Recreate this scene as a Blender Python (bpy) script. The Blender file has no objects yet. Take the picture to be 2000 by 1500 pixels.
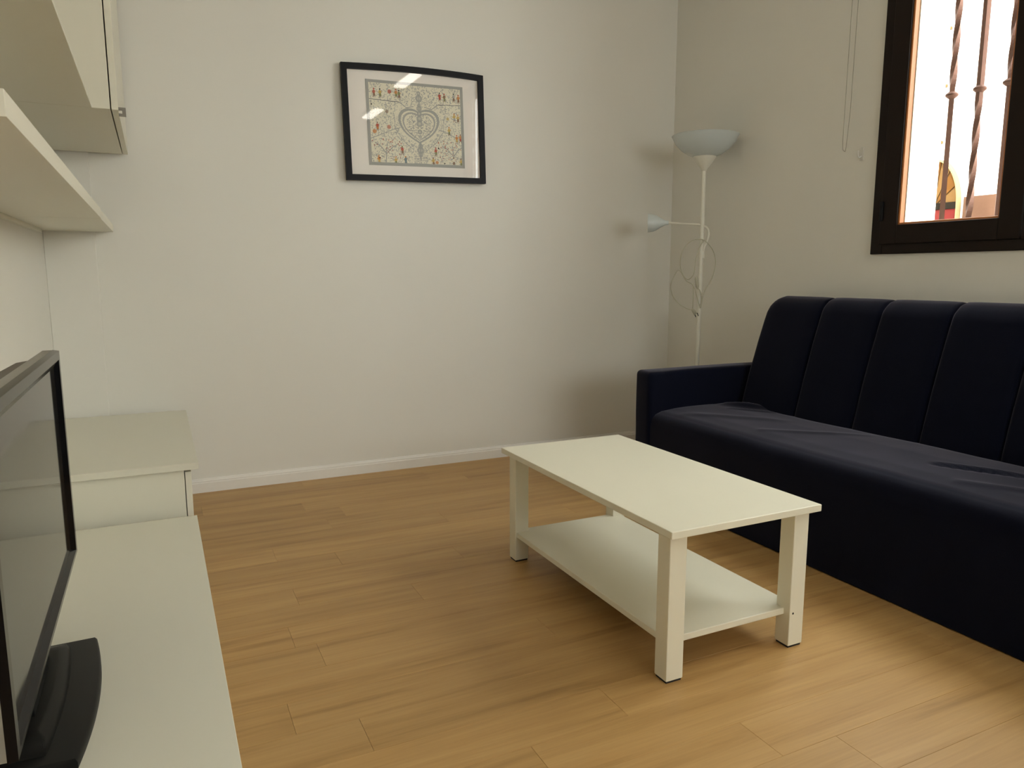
import bpy, bmesh, math, random
import numpy as np
from mathutils import Vector, Matrix

random.seed(7)
rng = np.random.RandomState(11)
SC = bpy.context.scene
COL = SC.collection

# ------------------------------------------------------------------ camera
YAW, PITCH, ROLL, FPX = math.radians(25.764), math.radians(8.489), math.radians(-0.042), 1432.2
CAM_H = 1.0
fw = Vector((math.sin(YAW) * math.cos(PITCH), math.cos(YAW) * math.cos(PITCH), -math.sin(PITCH)))
rt = Vector((math.cos(YAW), -math.sin(YAW), 0))
up = rt.cross(fw)
rt2 = rt * math.cos(ROLL) + up * math.sin(ROLL)
up2 = rt2.cross(fw)
cam = bpy.data.cameras.new('camera')
cam.sensor_width = 36.0
cam.lens = 36.0 * FPX / 2000.0
cam.clip_start = 0.02
camo = bpy.data.objects.new('camera', cam)
COL.objects.link(camo)
camo.matrix_world = Matrix(((rt2.x, up2.x, -fw.x, 0), (rt2.y, up2.y, -fw.y, 0), (rt2.z, up2.z, -fw.z, CAM_H), (0, 0, 0, 1)))
SC.camera = camo

# ------------------------------------------------------------------ sky, sun, exposure
world = bpy.data.worlds.new('world')
SC.world = world
world.use_nodes = True
bg = world.node_tree.nodes['Background']
bg.inputs['Color'].default_value = (0.95, 0.985, 0.97, 1)
bg.inputs['Strength'].default_value = 8.5
sun = bpy.data.lights.new('sun', 'SUN')
sun.energy = 4.0
sun.angle = math.radians(0.6)
sun.color = (1.0, 0.95, 0.86)
suno = bpy.data.objects.new('sun', sun)
COL.objects.link(suno)
suno.rotation_euler = Vector((0.55, 0.25, -0.85)).to_track_quat('-Z', 'Y').to_euler()
SC.view_settings.view_transform = 'Standard'
SC.view_settings.look = 'None'
SC.view_settings.gamma = 1.0
SC.view_settings.use_curve_mapping = False
SC.view_settings.exposure = 0.70

# room dimensions (metres); camera stands at the origin
XL, XR, YB, YF, ZC = -0.40, 2.79, 3.60, -2.20, 2.90
# window openings: right wall (y0,y1,z0,z1) and the wall behind the camera (x0,x1,z0,z1)
W1 = (0.31, 2.205, 1.10, 2.72)
W1O = (-0.40, 2.50, 1.00, 2.80)     # wider embrasure on the outside
W2 = (0.50, 2.55, 1.00, 2.00)

def portal(name, loc, dirv, sx, sy):
    l = bpy.data.lights.new(name, 'AREA')
    l.shape = 'RECTANGLE'; l.size = sx; l.size_y = sy
    l.cycles.is_portal = True
    o = bpy.data.objects.new(name, l); COL.objects.link(o)
    o.location = loc
    o.rotation_euler = Vector(dirv).to_track_quat('-Z', 'Y').to_euler()
portal('daylight_portal', (XR + 0.25, (W1O[0] + W1O[1]) / 2, (W1O[2] + W1O[3]) / 2), (-1, 0, 0), 3.0, 1.9)
portal('daylight_portal', ((W2[0] + W2[1]) / 2, YF - 0.25, (W2[2] + W2[3]) / 2), (0, 1, 0), 2.2, 1.2)

# ------------------------------------------------------------------ materials
MATS = {}
def mat(name, col, rough=0.5, metal=0.0, spec=0.5, noise=None, bump=None, coat=0.0, sheen=0.0):
    """noise=(scale, amount) small colour variation, bump=(scale, strength, distance)"""
    if name in MATS: return MATS[name]
    m = bpy.data.materials.new(name); m.use_nodes = True
    nt = m.node_tree; b = nt.nodes['Principled BSDF']
    b.inputs['Base Color'].default_value = (*col, 1)
    b.inputs['Roughness'].default_value = rough
    b.inputs['Metallic'].default_value = metal
    b.inputs['Specular IOR Level'].default_value = spec
    b.inputs['Coat Weight'].default_value = coat
    b.inputs['Sheen Weight'].default_value = sheen
    tc = nt.nodes.new('ShaderNodeTexCoord')
    if noise:
        n = nt.nodes.new('ShaderNodeTexNoise'); n.inputs['Scale'].default_value = noise[0]; n.inputs['Detail'].default_value = 5
        nt.links.new(tc.outputs['Object'], n.inputs['Vector'])
        r = nt.nodes.new('ShaderNodeMapRange')
        r.inputs['To Min'].default_value = 1 - noise[1]; r.inputs['To Max'].default_value = 1 + noise[1]
        nt.links.new(n.outputs['Fac'], r.inputs['Value'])
        mx = nt.nodes.new('ShaderNodeVectorMath'); mx.operation = 'SCALE'
        mx.inputs[0].default_value = col
        nt.links.new(r.outputs['Result'], mx.inputs['Scale'])
        nt.links.new(mx.outputs['Vector'], b.inputs['Base Color'])
    if bump:
        n = nt.nodes.new('ShaderNodeTexNoise'); n.inputs['Scale'].default_value = bump[0]; n.inputs['Detail'].default_value = 4
        nt.links.new(tc.outputs['Object'], n.inputs['Vector'])
        bp = nt.nodes.new('ShaderNodeBump'); bp.inputs['Strength'].default_value = bump[1]; bp.inputs['Distance'].default_value = bump[2]
        nt.links.new(n.outputs['Fac'], bp.inputs['Height']); nt.links.new(bp.outputs['Normal'], b.inputs['Normal'])
    MATS[name] = m
    return m

def glass_mat(name, tint=(1, 1, 1), f0=0.06):
    m = bpy.data.materials.new(name); m.use_nodes = True
    nt = m.node_tree; nt.nodes.clear()
    out = nt.nodes.new('ShaderNodeOutputMaterial'); mix = nt.nodes.new('ShaderNodeMixShader')
    tr = nt.nodes.new('ShaderNodeBsdfTransparent'); tr.inputs['Color'].default_value = (*tint, 1)
    gl = nt.nodes.new('ShaderNodeBsdfGlossy'); gl.inputs['Roughness'].default_value = 0.02
    # Schlick reflectance, the same from both sides of the thin pane
    ge = nt.nodes.new('ShaderNodeNewGeometry')
    dt = nt.nodes.new('ShaderNodeVectorMath'); dt.operation = 'DOT_PRODUCT'
    nt.links.new(ge.outputs['Normal'], dt.inputs[0]); nt.links.new(ge.outputs['Incoming'], dt.inputs[1])
    prev = dt.outputs['Value']
    for op, v, swap in (('ABSOLUTE', 0, 0), ('SUBTRACT', 1.0, 1), ('POWER', 5.0, 0), ('MULTIPLY', 1 - f0, 0), ('ADD', f0, 0)):
        mn = nt.nodes.new('ShaderNodeMath'); mn.operation = op
        if swap: mn.inputs[0].default_value = v; nt.links.new(prev, mn.inputs[1])
        else: nt.links.new(prev, mn.inputs[0]); mn.inputs[1].default_value = v
        prev = mn.outputs[0]
    nt.links.new(prev, mix.inputs['Fac']); nt.links.new(tr.outputs[0], mix.inputs[1]); nt.links.new(gl.outputs[0], mix.inputs[2])
    nt.links.new(mix.outputs[0], out.inputs['Surface'])
    MATS[name] = m
    return m

def emit_mat(name, col, strength):
    m = bpy.data.materials.new(name); m.use_nodes = True
    b = m.node_tree.nodes['Principled BSDF']
    b.inputs['Base Color'].default_value = (0.9, 0.9, 0.88, 1)
    b.inputs['Emission Color'].default_value = (*col, 1)
    b.inputs['Emission Strength'].default_value = strength
    MATS[name] = m
    return m

def wood_floor():
    m = bpy.data.materials.new('laminate'); m.use_nodes = True
    nt = m.node_tree; b = nt.nodes['Principled BSDF']; L = nt.links.new
    tc = nt.nodes.new('ShaderNodeTexCoord'); oi = nt.nodes.new('ShaderNodeObjectInfo')
    add = nt.nodes.new('ShaderNodeVectorMath'); add.operation = 'MULTIPLY_ADD'
    add.inputs[1].default_value = (1, 1, 1)
    comb = nt.nodes.new('ShaderNodeCombineXYZ')
    mul = nt.nodes.new('ShaderNodeMath'); mul.operation = 'MULTIPLY'; mul.inputs[1].default_value = 37.0
    L(oi.outputs['Random'], mul.inputs[0]); L(mul.outputs[0], comb.inputs['Z']); L(mul.outputs[0], comb.inputs['Y'])
    L(tc.outputs['Object'], add.inputs[0]); L(comb.outputs[0], add.inputs[2])
    mp = nt.nodes.new('ShaderNodeMapping'); mp.inputs['Scale'].default_value = (1.1, 16.0, 1.0)
    L(add.outputs[0], mp.inputs['Vector'])
    n1 = nt.nodes.new('ShaderNodeTexNoise'); n1.inputs['Scale'].default_value = 1.0; n1.inputs['Detail'].default_value = 6; n1.inputs['Roughness'].default_value = 0.62; n1.inputs['Distortion'].default_value = 0.6
    L(mp.outputs[0], n1.inputs['Vector'])
    mp2 = nt.nodes.new('ShaderNodeMapping'); mp2.inputs['Scale'].default_value = (5.0, 160.0, 1.0)
    L(add.outputs[0], mp2.inputs['Vector'])
    n2 = nt.nodes.new('ShaderNodeTexNoise'); n2.inputs['Scale'].default_value = 1.0; n2.inputs['Detail'].default_value = 3
    L(mp2.outputs[0], n2.inputs['Vector'])
    cr = nt.nodes.new('ShaderNodeValToRGB')
    e = cr.color_ramp.elements
    e[0].position = 0.28; e[0].color = (0.335, 0.184, 0.060, 1)
    e[1].position = 0.62; e[1].color = (0.515, 0.313, 0.118, 1)
    x = e.new(0.44); x.color = (0.455, 0.266, 0.095, 1)
    L(n1.outputs['Fac'], cr.inputs['Fac'])
    r2 = nt.nodes.new('ShaderNodeMapRange'); r2.inputs['To Min'].default_value = 0.86; r2.inputs['To Max'].default_value = 1.12
    L(n2.outputs['Fac'], r2.inputs['Value'])
    r3 = nt.nodes.new('ShaderNodeMapRange'); r3.inputs['To Min'].default_value = 0.93; r3.inputs['To Max'].default_value = 1.06
    L(oi.outputs['Random'], r3.inputs['Value'])
    mm = nt.nodes.new('ShaderNodeMath'); mm.operation = 'MULTIPLY'; L(r2.outputs[0], mm.inputs[0]); L(r3.outputs[0], mm.inputs[1])
    sc = nt.nodes.new('ShaderNodeVectorMath'); sc.operation = 'SCALE'
    L(cr.outputs['Color'], sc.inputs[0]); L(mm.outputs[0], sc.inputs['Scale'])
    L(sc.outputs[0], b.inputs['Base Color'])
    b.inputs['Roughness'].default_value = 0.42
    b.inputs['Specular IOR Level'].default_value = 0.35
    bp = nt.nodes.new('ShaderNodeBump'); bp.inputs['Strength'].default_value = 0.06; bp.inputs['Distance'].default_value = 0.002
    L(n2.outputs['Fac'], bp.inputs['Height']); L(bp.outputs[0], b.inputs['Normal'])
    MATS['laminate'] = m
    return m

WALL = mat('wall_paint', (0.815, 0.79, 0.72), 0.85, spec=0.2, noise=(1.4, 0.02), bump=(90, 0.05, 0.002))
CEIL = mat('ceiling_paint', (0.82, 0.80, 0.74), 0.9, spec=0.2, bump=(60, 0.05, 0.002))
SKIRT = mat('skirting_paint', (0.86, 0.83, 0.77), 0.4, bump=(30, 0.03, 0.001))
WHITE = mat('white_melamine', (0.77, 0.74, 0.62), 0.42, spec=0.45, noise=(3, 0.012), bump=(240, 0.03, 0.0005))
EDGE = mat('white_edge_band', (0.78, 0.73, 0.56), 0.4, noise=(5, 0.02))
TABW = mat('cream_lacquer', (0.79, 0.75, 0.60), 0.38, spec=0.45, noise=(4, 0.015), bump=(260, 0.03, 0.0005))
DARKGAP = mat('dark_gap', (0.03, 0.028, 0.02), 0.8, noise=(20, 0.1))
STEEL = mat('brushed_steel', (0.24, 0.22, 0.19), 0.4, metal=0.8, noise=(40, 0.06))
BLACKG = mat('gloss_black', (0.004, 0.004, 0.005), 0.14, spec=0.18, noise=(10, 0.1))
SCREEN = mat('screen_glass', (0.008, 0.008, 0.009), 0.06, spec=0.5, noise=(5, 0.05))
SILVER = mat('silver_plastic', (0.30, 0.285, 0.25), 0.32, metal=0.3, noise=(60, 0.03))
BACKP = mat('tv_back_plastic', (0.10, 0.075, 0.055), 0.5, noise=(60, 0.05))
STANDB = mat('stand_black', (0.008, 0.008, 0.0075), 0.38, spec=0.15, noise=(30, 0.1))
RUBBER = mat('rubber_pad', (0.015, 0.015, 0.014), 0.8, noise=(40, 0.1))
FRAMEB = mat('frame_black', (0.006, 0.006, 0.008), 0.5, spec=0.2, noise=(60, 0.1))
MAT_BOARD = mat('mat_board', (0.93, 0.87, 0.80), 0.85, spec=0.2, noise=(120, 0.015))
LAMPW = mat('lamp_white_metal', (0.78, 0.76, 0.66), 0.3, noise=(20, 0.02))
SHADE = mat('lamp_shade_plastic', (0.64, 0.70, 0.70), 0.25, spec=0.6, noise=(8, 0.02))
CABLE = mat('cable_white', (0.54, 0.52, 0.40), 0.45, noise=(20, 0.03))
PRONG = mat('plug_prong', (0.02, 0.02, 0.02), 0.4, metal=0.5, noise=(20, 0.05))
WINB = mat('dark_brown_frame', (0.012, 0.006, 0.0035), 0.5, spec=0.2, noise=(14, 0.25), bump=(120, 0.08, 0.0006))
WINL = mat('daylit_orange_bead', (0.45, 0.16, 0.04), 0.45, noise=(20, 0.1))  # daylight catching the inner sash edge is put into the bead's orange colour
BEADW = mat('window_seal', (0.75, 0.70, 0.55), 0.5, noise=(20, 0.05))
IRON = mat('wrought_iron', (0.17, 0.085, 0.06), 0.7, metal=0.0, spec=0.15, noise=(60, 0.25), bump=(160, 0.2, 0.001))
CORD = mat('blind_cord', (0.42, 0.40, 0.33), 0.6, noise=(60, 0.05))
CLEAT = mat('clear_cleat', (0.74, 0.72, 0.66), 0.3, noise=(30, 0.02))
BLIND = mat('blind_fabric', (0.70, 0.68, 0.60), 0.8, noise=(60, 0.03))
SOFA = mat('navy_cover', (0.0011, 0.0021, 0.0090), 0.9, spec=0.10, noise=(9, 0.25), bump=(420, 0.25, 0.0012), sheen=0.38)
MATS['navy_cover'].node_tree.nodes['Principled BSDF'].inputs['Sheen Tint'].default_value = (0.58, 0.55, 0.66, 1)
MATS['navy_cover'].node_tree.nodes['Principled BSDF'].inputs['Sheen Roughness'].default_value = 0.4
FACADE = mat('facade_stucco', (0.85, 0.83, 0.78), 0.9, noise=(3, 0.03), bump=(20, 0.1, 0.01))
LEDGE = mat('facade_yellow_moulding', (0.10, 0.062, 0.012), 0.8, noise=(6, 0.05))
DADO = mat('facade_pink_dado', (0.10, 0.054, 0.035), 0.9, spec=0.0, noise=(8, 0.08), bump=(25, 0.2, 0.01))
ORANGE = mat('orange_pane', (0.105, 0.046, 0.012), 0.8, spec=0.0, noise=(5, 0.08))
ORANGE2 = mat('pale_orange_pane', (0.12, 0.066, 0.024), 0.8, spec=0.0, noise=(5, 0.08))
TRANSOM = mat('dark_transom', (0.014, 0.011, 0.008), 0.8, spec=0.0, noise=(10, 0.1))
REDDOOR = mat('red_door_paint', (0.13, 0.020, 0.018), 0.8, spec=0.0, noise=(8, 0.06))
CREAMTRIM = mat('cream_trim', (0.26, 0.20, 0.10), 0.8, spec=0.0, noise=(8, 0.05))
STREET = mat('street_paving', (0.42, 0.39, 0.35), 0.9, noise=(4, 0.15), bump=(15, 0.3, 0.01))
wood_floor()
GLASS = glass_mat('window_glass', (0.97, 0.98, 0.97), 0.06)
PICGLASS = glass_mat('picture_glass', (0.98, 0.98, 0.98), 0.05)
LAMPON = emit_mat('lit_diffuser', (1.0, 0.95, 0.86), 9.0)

# ------------------------------------------------------------------ object helpers
ORG = {}     # world origin of each object, so that parts can be given in world coordinates
def _link(o, origin, parent):
    COL.objects.link(o)
    ORG[o.name] = Vector(origin)
    if parent is not None:
        o.parent = parent
        o.location = Vector(origin) - ORG[parent.name]
    else:
        o.location = origin
    return o

def tag(o, label, cat=None, group=None, kind=None):
    o['label'] = label
    if cat: o['category'] = cat
    if group: o['group'] = group
    if kind: o['kind'] = kind
    return o

def thing(name, label, cat, loc, group=None):
    o = bpy.data.objects.new(name, None)
    o.empty_display_size = 0.05
    _link(o, loc, None)
    return tag(o, label, cat, group)

def mesh_obj(name, verts, faces, m, parent=None, origin=None, smooth=False, extra=None):
    v = np.asarray([tuple(p) for p in verts], dtype=float)
    if origin is None:
        lo, hi = v.min(0), v.max(0)
        origin = ((lo[0] + hi[0]) / 2, (lo[1] + hi[1]) / 2, lo[2])
    me = bpy.data.meshes.new(name)
    me.from_pydata([tuple(p) for p in (v - np.array(origin))], [], [tuple(f) for f in faces])
    for mm in ([m] if not isinstance(m, (list, tuple)) else m): me.materials.append(mm)
    me.update()
    if smooth:
        for p in me.polygons: p.use_smooth = True
    o = bpy.data.objects.new(name, me)
    return _link(o, origin, parent)

def bm_obj(name, bm, m, parent=None, origin=None, smooth=False):
    bmesh.ops.recalc_face_normals(bm, faces=bm.faces)
    bm.verts.ensure_lookup_table(); bm.verts.index_update()
    v = [tuple(x.co) for x in bm.verts]; f = [[q.index for q in p.verts] for p in bm.faces]
    bm.free()
    return mesh_obj(name, v, f, m, parent, origin, smooth)

def bx(bm, x0, x1, y0, y1, z0, z1, bev=0.0, seg=2):
    r = bmesh.ops.create_cube(bm, size=1.0)
    vs = r['verts']
    for v in vs:
        v.co = Vector(((x0 + x1) / 2 + v.co.x * (x1 - x0), (y0 + y1) / 2 + v.co.y * (y1 - y0), (z0 + z1) / 2 + v.co.z * (z1 - z0)))
    if bev > 0:
        es = list({e for v in vs for e in v.link_edges})
        bmesh.ops.bevel(bm, geom=es, offset=bev, segments=seg, profile=0.5, affect='EDGES')
    return bm

def box(name, x0, x1, y0, y1, z0, z1, m, parent=None, bev=0.0015, seg=2):
    bm = bmesh.new(); bx(bm, x0, x1, y0, y1, z0, z1, bev, seg)
    return bm_obj(name, bm, m, parent)

def lathe(name, prof, c, m, parent=None, n=40, axis='Z', closed=False, turn=0.0):
    """prof = [(r, h)], revolved about the axis through c"""
    vs, fs = [], []
    for r, h in prof:
        for k in range(n):
            a = 2 * math.pi * k / n
            p = (r * math.cos(a), r * math.sin(a), h)
            if axis == 'X': p = (p[2], p[0], p[1])
            if axis == 'Y': p = (p[0], p[2], p[1])
            if turn: p = (p[0] * math.cos(turn) - p[1] * math.sin(turn), p[0] * math.sin(turn) + p[1] * math.cos(turn), p[2])
            vs.append((c[0] + p[0], c[1] + p[1], c[2] + p[2]))
    for i in range(len(prof) - 1):
        for k in range(n):
            k2 = (k + 1) % n
            fs.append((i * n + k, i * n + k2, (i + 1) * n + k2, (i + 1) * n + k))
    if prof[0][0] > 1e-6 and not closed: fs.append(tuple(range(n))[::-1])
    if prof[-1][0] > 1e-6 and not closed: fs.append(tuple((len(prof) - 1) * n + k for k in range(n)))
    if closed:
        i = len(prof) - 1
        for k in range(n):
            k2 = (k + 1) % n
            fs.append((i * n + k, i * n + k2, k2, k))
    bm = bmesh.new()
    bv = [bm.verts.new(p) for p in vs]
    for f in fs:
        try: bm.faces.new([bv[i] for i in f])
        except ValueError: pass
    bmesh.ops.remove_doubles(bm, verts=bm.verts, dist=1e-6)
    o = bm_obj(name, bm, m, parent, smooth=True)
    o.data.set_sharp_from_angle(angle=math.radians(40))
    return o

def spline(pts, n=12):
    """Catmull-Rom through pts"""
    P = [Vector(p) for p in pts]; P = [2 * P[0] - P[1]] + P + [2 * P[-1] - P[-2]]
    out = []
    for i in range(1, len(P) - 2):
        for k in range(n):
            t = k / n
            a, b, c, d = P[i - 1], P[i], P[i + 1], P[i + 2]
            out.append(0.5 * ((2 * b) + (c - a) * t + (2 * a - 5 * b + 4 * c - d) * t * t + (3 * b - a - 3 * c + d) * t ** 3))
    out.append(P[-2])
    return out

def tube(name, path, r, m, parent=None, n=10):
    path = [Vector(p) for p in path]
    vs, fs = [], []
    ref = Vector((0.13, 0.93, 0.31)).normalized()
    for i, p in enumerate(path):
        t = (path[min(i + 1, len(path) - 1)] - path[max(i - 1, 0)]).normalized()
        u = (ref - t * ref.dot(t)).normalized(); w = t.cross(u); ref = u
        rr = r[i] if isinstance(r, (list, tuple)) else r
        for k in range(n):
            a = 2 * math.pi * k / n
            vs.append(p + u * rr * math.cos(a) + w * rr * math.sin(a))
    for i in range(len(path) - 1):
        for k in range(n):
            k2 = (k + 1) % n
            fs.append((i * n + k, i * n + k2, (i + 1) * n + k2, (i + 1) * n + k))
    fs.append(tuple(range(n))[::-1]); fs.append(tuple((len(path) - 1) * n + k for k in range(n)))
    bm = bmesh.new(); bv = [bm.verts.new(p) for p in vs]
    for f in fs: bm.faces.new([bv[i] for i in f])
    return bm_obj(name, bm, m, parent, smooth=True)

# ================================================================== ROOM SHELL
def wall_with_hole(name, axis, a0, a1, b0, b1, hole, z1, label, outer=None):
    """axis 'X': wall normal x, thickness a0..a1, runs b0..b1 in y; axis 'Y' the other way"""
    h0, h1, hz0, hz1 = hole
    bm = bmesh.new()
    layers = [(a0, a1, hole)] if outer is None else [(a0, a0 + 0.045, hole), (a0 + 0.045, a1, outer)]
    for (c0, c1, (h0, h1, hz0, hz1)) in layers:
        for (s0, s1, t0, t1) in ((b0, h0, 0, z1), (h1, b1, 0, z1), (h0, h1, 0, hz0), (h0, h1, hz1, z1)):
            if axis == 'X': bx(bm, c0, c1, s0, s1, t0, t1)
            else: bx(bm, s0, s1, c0, c1, t0, t1)
    bmesh.ops.remove_doubles(bm, verts=bm.verts, dist=1e-5)
    return tag(bm_obj(name, bm, WALL), label, 'wall', kind='structure')

tag(box('wall_back', XL - 0.2, XR + 0.2, YB, YB + 0.2, 0, ZC, WALL, bev=0), 'cream painted wall that the framed print hangs on', 'wall', kind='structure')
tag(box('wall_left', XL - 0.2, XL, YF - 0.2, YB, 0, ZC, WALL, bev=0), 'cream painted wall behind the television and shelves', 'wall', kind='structure')
wall_with_hole('wall_right', 'X', XR, XR + 0.2, YF - 0.2, YB, W1, ZC, 'cream painted wall with the dark window above the sofa', outer=W1O)
wall_with_hole('wall_front', 'Y', YF - 0.2, YF, XL, XR, W2, ZC, 'cream painted wall with a window opposite the framed print')
tag(box('ceiling', XL - 0.2, XR + 0.2, YF - 0.2, YB + 0.2, ZC, ZC + 0.15, CEIL, bev=0), 'flat white painted ceiling', 'ceiling', kind='structure')
tag(box('trim_1', XL, -0.213, YB - 0.012, YB, 0, ZC, WALL, bev=0.003), 'shallow cream pilaster in the corner behind the sideboard', 'pilaster', kind='structure')

# floor: sub-floor slab + one object per laminate plank
floor = tag(box('floor', XL - 0.2, XR + 0.2, YF - 0.2, YB + 0.2, -0.12, -0.009, DARKGAP, bev=0), 'honey coloured oak laminate floor', 'floor', kind='structure')
PW, PL = 0.13, 1.22
KNOWN = {0: 0.335, -1: 0.69, -3: 0.335, -6: 0.355, 6: 0.66}     # end joints read from the photograph, row -> x
row0 = 2.19
for r in range(int((YF - row0) / PW) - 1, int((YB - row0) / PW) + 1):
    y0, y1 = max(row0 + r * PW, YF), min(row0 + (r + 1) * PW, YB)
    if y1 - y0 < 0.01: continue
    xj = KNOWN.get(r, (0.17 + 0.43 * (r % 7) + 0.29 * (r % 3) + random.random() * 0.2) % PL)
    xs = [XL]
    x = xj - 4 * PL
    while x < XR - 0.02:
        if x > XL + 0.02: xs.append(x)
        x += PL
    xs.append(XR)
    for a, b in zip(xs[:-1], xs[1:]):
        g = 0.0002
        bm = bmesh.new(); bx(bm, a + g, b - g, y0 + g, y1 - g, -0.009, 0.0)
        top = [e for e in bm.edges if all(abs(v.co.z) < 1e-6 for v in e.verts)]
        bmesh.ops.bevel(bm, geom=top, offset=0.0005, segments=1, affect='EDGES')
        bm_obj('plank', bm, MATS['laminate'], floor)

# skirting board with a moulded top, profile swept along each wall
def skirting(name, p0, p1, inward, label):
    prof = [(0.0, 0.0), (0.014, 0.0), (0.014, 0.044), (0.011, 0.048), (0.0115, 0.053), (0.008, 0.058), (0.006, 0.063), (0.0, 0.064)]
    p0, p1, inw = Vector(p0), Vector(p1), Vector(inward)
    vs = [p + inw * d + Vector((0, 0, z)) for p in (p0, p1) for d, z in prof]
    n = len(prof)
    fs = [(i, (i + 1) % n, n + (i + 1) % n, n + i) for i in range(n)] + [tuple(range(n))[::-1], tuple(range(n, 2 * n))]
    bm = bmesh.new(); bv = [bm.verts.new(v) for v in vs]
    for f in fs: bm.faces.new([bv[i] for i in f])
    tag(bm_obj(name, bm, SKIRT), label, 'baseboard', kind='structure')
skirting('baseboard_back', (-0.213, YB, 0), (XR, YB, 0), (0, -1, 0), 'white moulded skirting board below the framed print')
skirting('baseboard_right', (XR, YF, 0), (XR, YB - 0.014, 0), (-1, 0, 0), 'white skirting board behind the sofa')
skirting('baseboard_left', (XL, YF, 0), (XL, YB - 0.012, 0), (1, 0, 0), 'white skirting board behind the low furniture')
skirting('baseboard_front', (XL + 0.014, YF, 0), (XR - 0.014, YF, 0), (0, 1, 0), 'white skirting board opposite the framed print')

# ------------------------------------------------------------------ windows
def ring(bm, axis, d0, d1, a0, a1, z0, z1, w, wb=None, bev=0.003):
    """rectangular frame of four members"""
    wb = wb or w
    for (s0, s1, t0, t1) in ((a0, a0 + w, z0, z1), (a1 - w, a1, z0, z1), (a0 + w, a1 - w, z0, z0 + wb), (a0 + w, a1 - w, z1 - w, z1)):
        if axis == 'X': bx(bm, d0, d1, s0, s1, t0, t1, bev)
        else: bx(bm, s0, s1, d0, d1, t0, t1, bev)

def window(name, axis, face, out, a_hi, a_lo, z0, z1, widths, label):
    """face = wall plane inside, out = +1/-1 direction to the outside"""
    w = tag(thing(name, label, 'window', ((face, (a_hi + a_lo) / 2, z0) if axis == 'X' else ((a_hi + a_lo) / 2, face, z0))), label, 'window', kind='structure')
    def span(d0, d1):
        a, b = face + out * d0, face + out * d1
        return min(a, b), max(a, b)
    bm = bmesh.new(); ring(bm, axis, *span(-0.014, 0.07), a_lo, a_hi, z0, z1, 0.055, 0.05)
    bm_obj('outer_frame', bm, WINB, w)
    edge = a_hi - 0.045
    for wd in widths:
        s1 = edge - 0.003; s0 = edge - wd + 0.003; edge -= wd
        bm = bmesh.new(); ring(bm, axis, *span(-0.026, 0.03), s0, s1, z0 + 0.04, z1 - 0.04, 0.078)
        sash = bm_obj('sash', bm, WINB, w)
        g0, g1, gz0, gz1 = s0 + 0.078, s1 - 0.078, z0 + 0.118, z1 - 0.118
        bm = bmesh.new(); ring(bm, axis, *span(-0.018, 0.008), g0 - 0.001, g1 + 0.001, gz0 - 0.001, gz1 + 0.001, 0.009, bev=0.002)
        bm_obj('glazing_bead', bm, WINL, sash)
        bm = bmesh.new(); ring(bm, axis, *span(0.009, 0.013), g0, g1, gz0, gz1, 0.011, bev=0)
        bm_obj('seal', bm, BEADW, sash)
        d = face + out * 0.016
        q = [(g0, gz0), (g1, gz0), (g1, gz1), (g0, gz1)]
        vs = [((d, a, z) if axis == 'X' else (a, d, z)) for a, z in q]
        mesh_obj('pane', vs, [(0, 1, 2, 3)], GLASS, sash)
    return w

win1 = window('window_1', 'X', XR, +1, 2.213, 0.30, 1.084, 2.74, (0.571, 0.571, 0.681), 'dark brown window with iron bars above the navy sofa')
# hinges on the stile beside the blind cords
for hz in (1.22, 2.50):
    bm = bmesh.new(); bx(bm, XR - 0.034, XR - 0.024, 2.150, 2.166, hz, hz + 0.08, 0.003)
    bm_obj('hinge', bm, BLACKG, win1)
window('window_2', 'Y', YF, -1, W2[1] + 0.01, W2[0] - 0.01, W2[2] - 0.015, W2[3] + 0.02, (0.495,) * 4, 'dark brown window in the wall opposite the framed print')

# ------------------------------------------------------------------ wrought iron grille outside the window
GX = 2.935
grille = thing('window_grille', 'wrought iron grille of twisted bars outside the dark brown window', 'window bars', (GX, 1.31, 1.10))
def iron_bar(y, z0, zc, z1, low_twist):
    s = 0.0095; N = 90; vs, fs = [], []
    a = 0.6
    for i in range(N + 1):
        z = z0 + (z1 - z0) * i / N
        tw = (z < zc) == low_twist and abs(z - zc) > 0.03
        if tw: a += 2 * math.pi * (z1 - z0) / N / 0.50
        for k in range(4):
            b = a + math.pi / 4 + k * math.pi / 2
            vs.append((GX + s * 1.414 * math.cos(b), y + s * 1.414 * math.sin(b), z))
    for i in range(N):
        for k in range(4):
            fs.append((4 * i + k, 4 * i + (k + 1) % 4, 4 * i + 4 + (k + 1) % 4, 4 * i + 4 + k))
    fs += [(3, 2, 1, 0), tuple(4 * N + k for k in range(4))]
    o = mesh_obj('bar', vs, fs, IRON, grille)
    lathe('collar', [(0.011, -0.014), (0.015, -0.011), (0.024, -0.003), (0.024, 0.003), (0.015, 0.011), (0.011, 0.014)], (GX, y, zc), IRON, o, n=16)
k = 0
y = 2.011
while y > -0.3:
    iron_bar(y, 1.125, 1.712, 2.695, k % 2 == 1)
    k += 1; y -= 0.1125
for z in (1.105, 2.695):
    box('rail', GX - 0.006, GX + 0.006, W1O[0], W1O[1], z, z + 0.02, IRON, grille)

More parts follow.
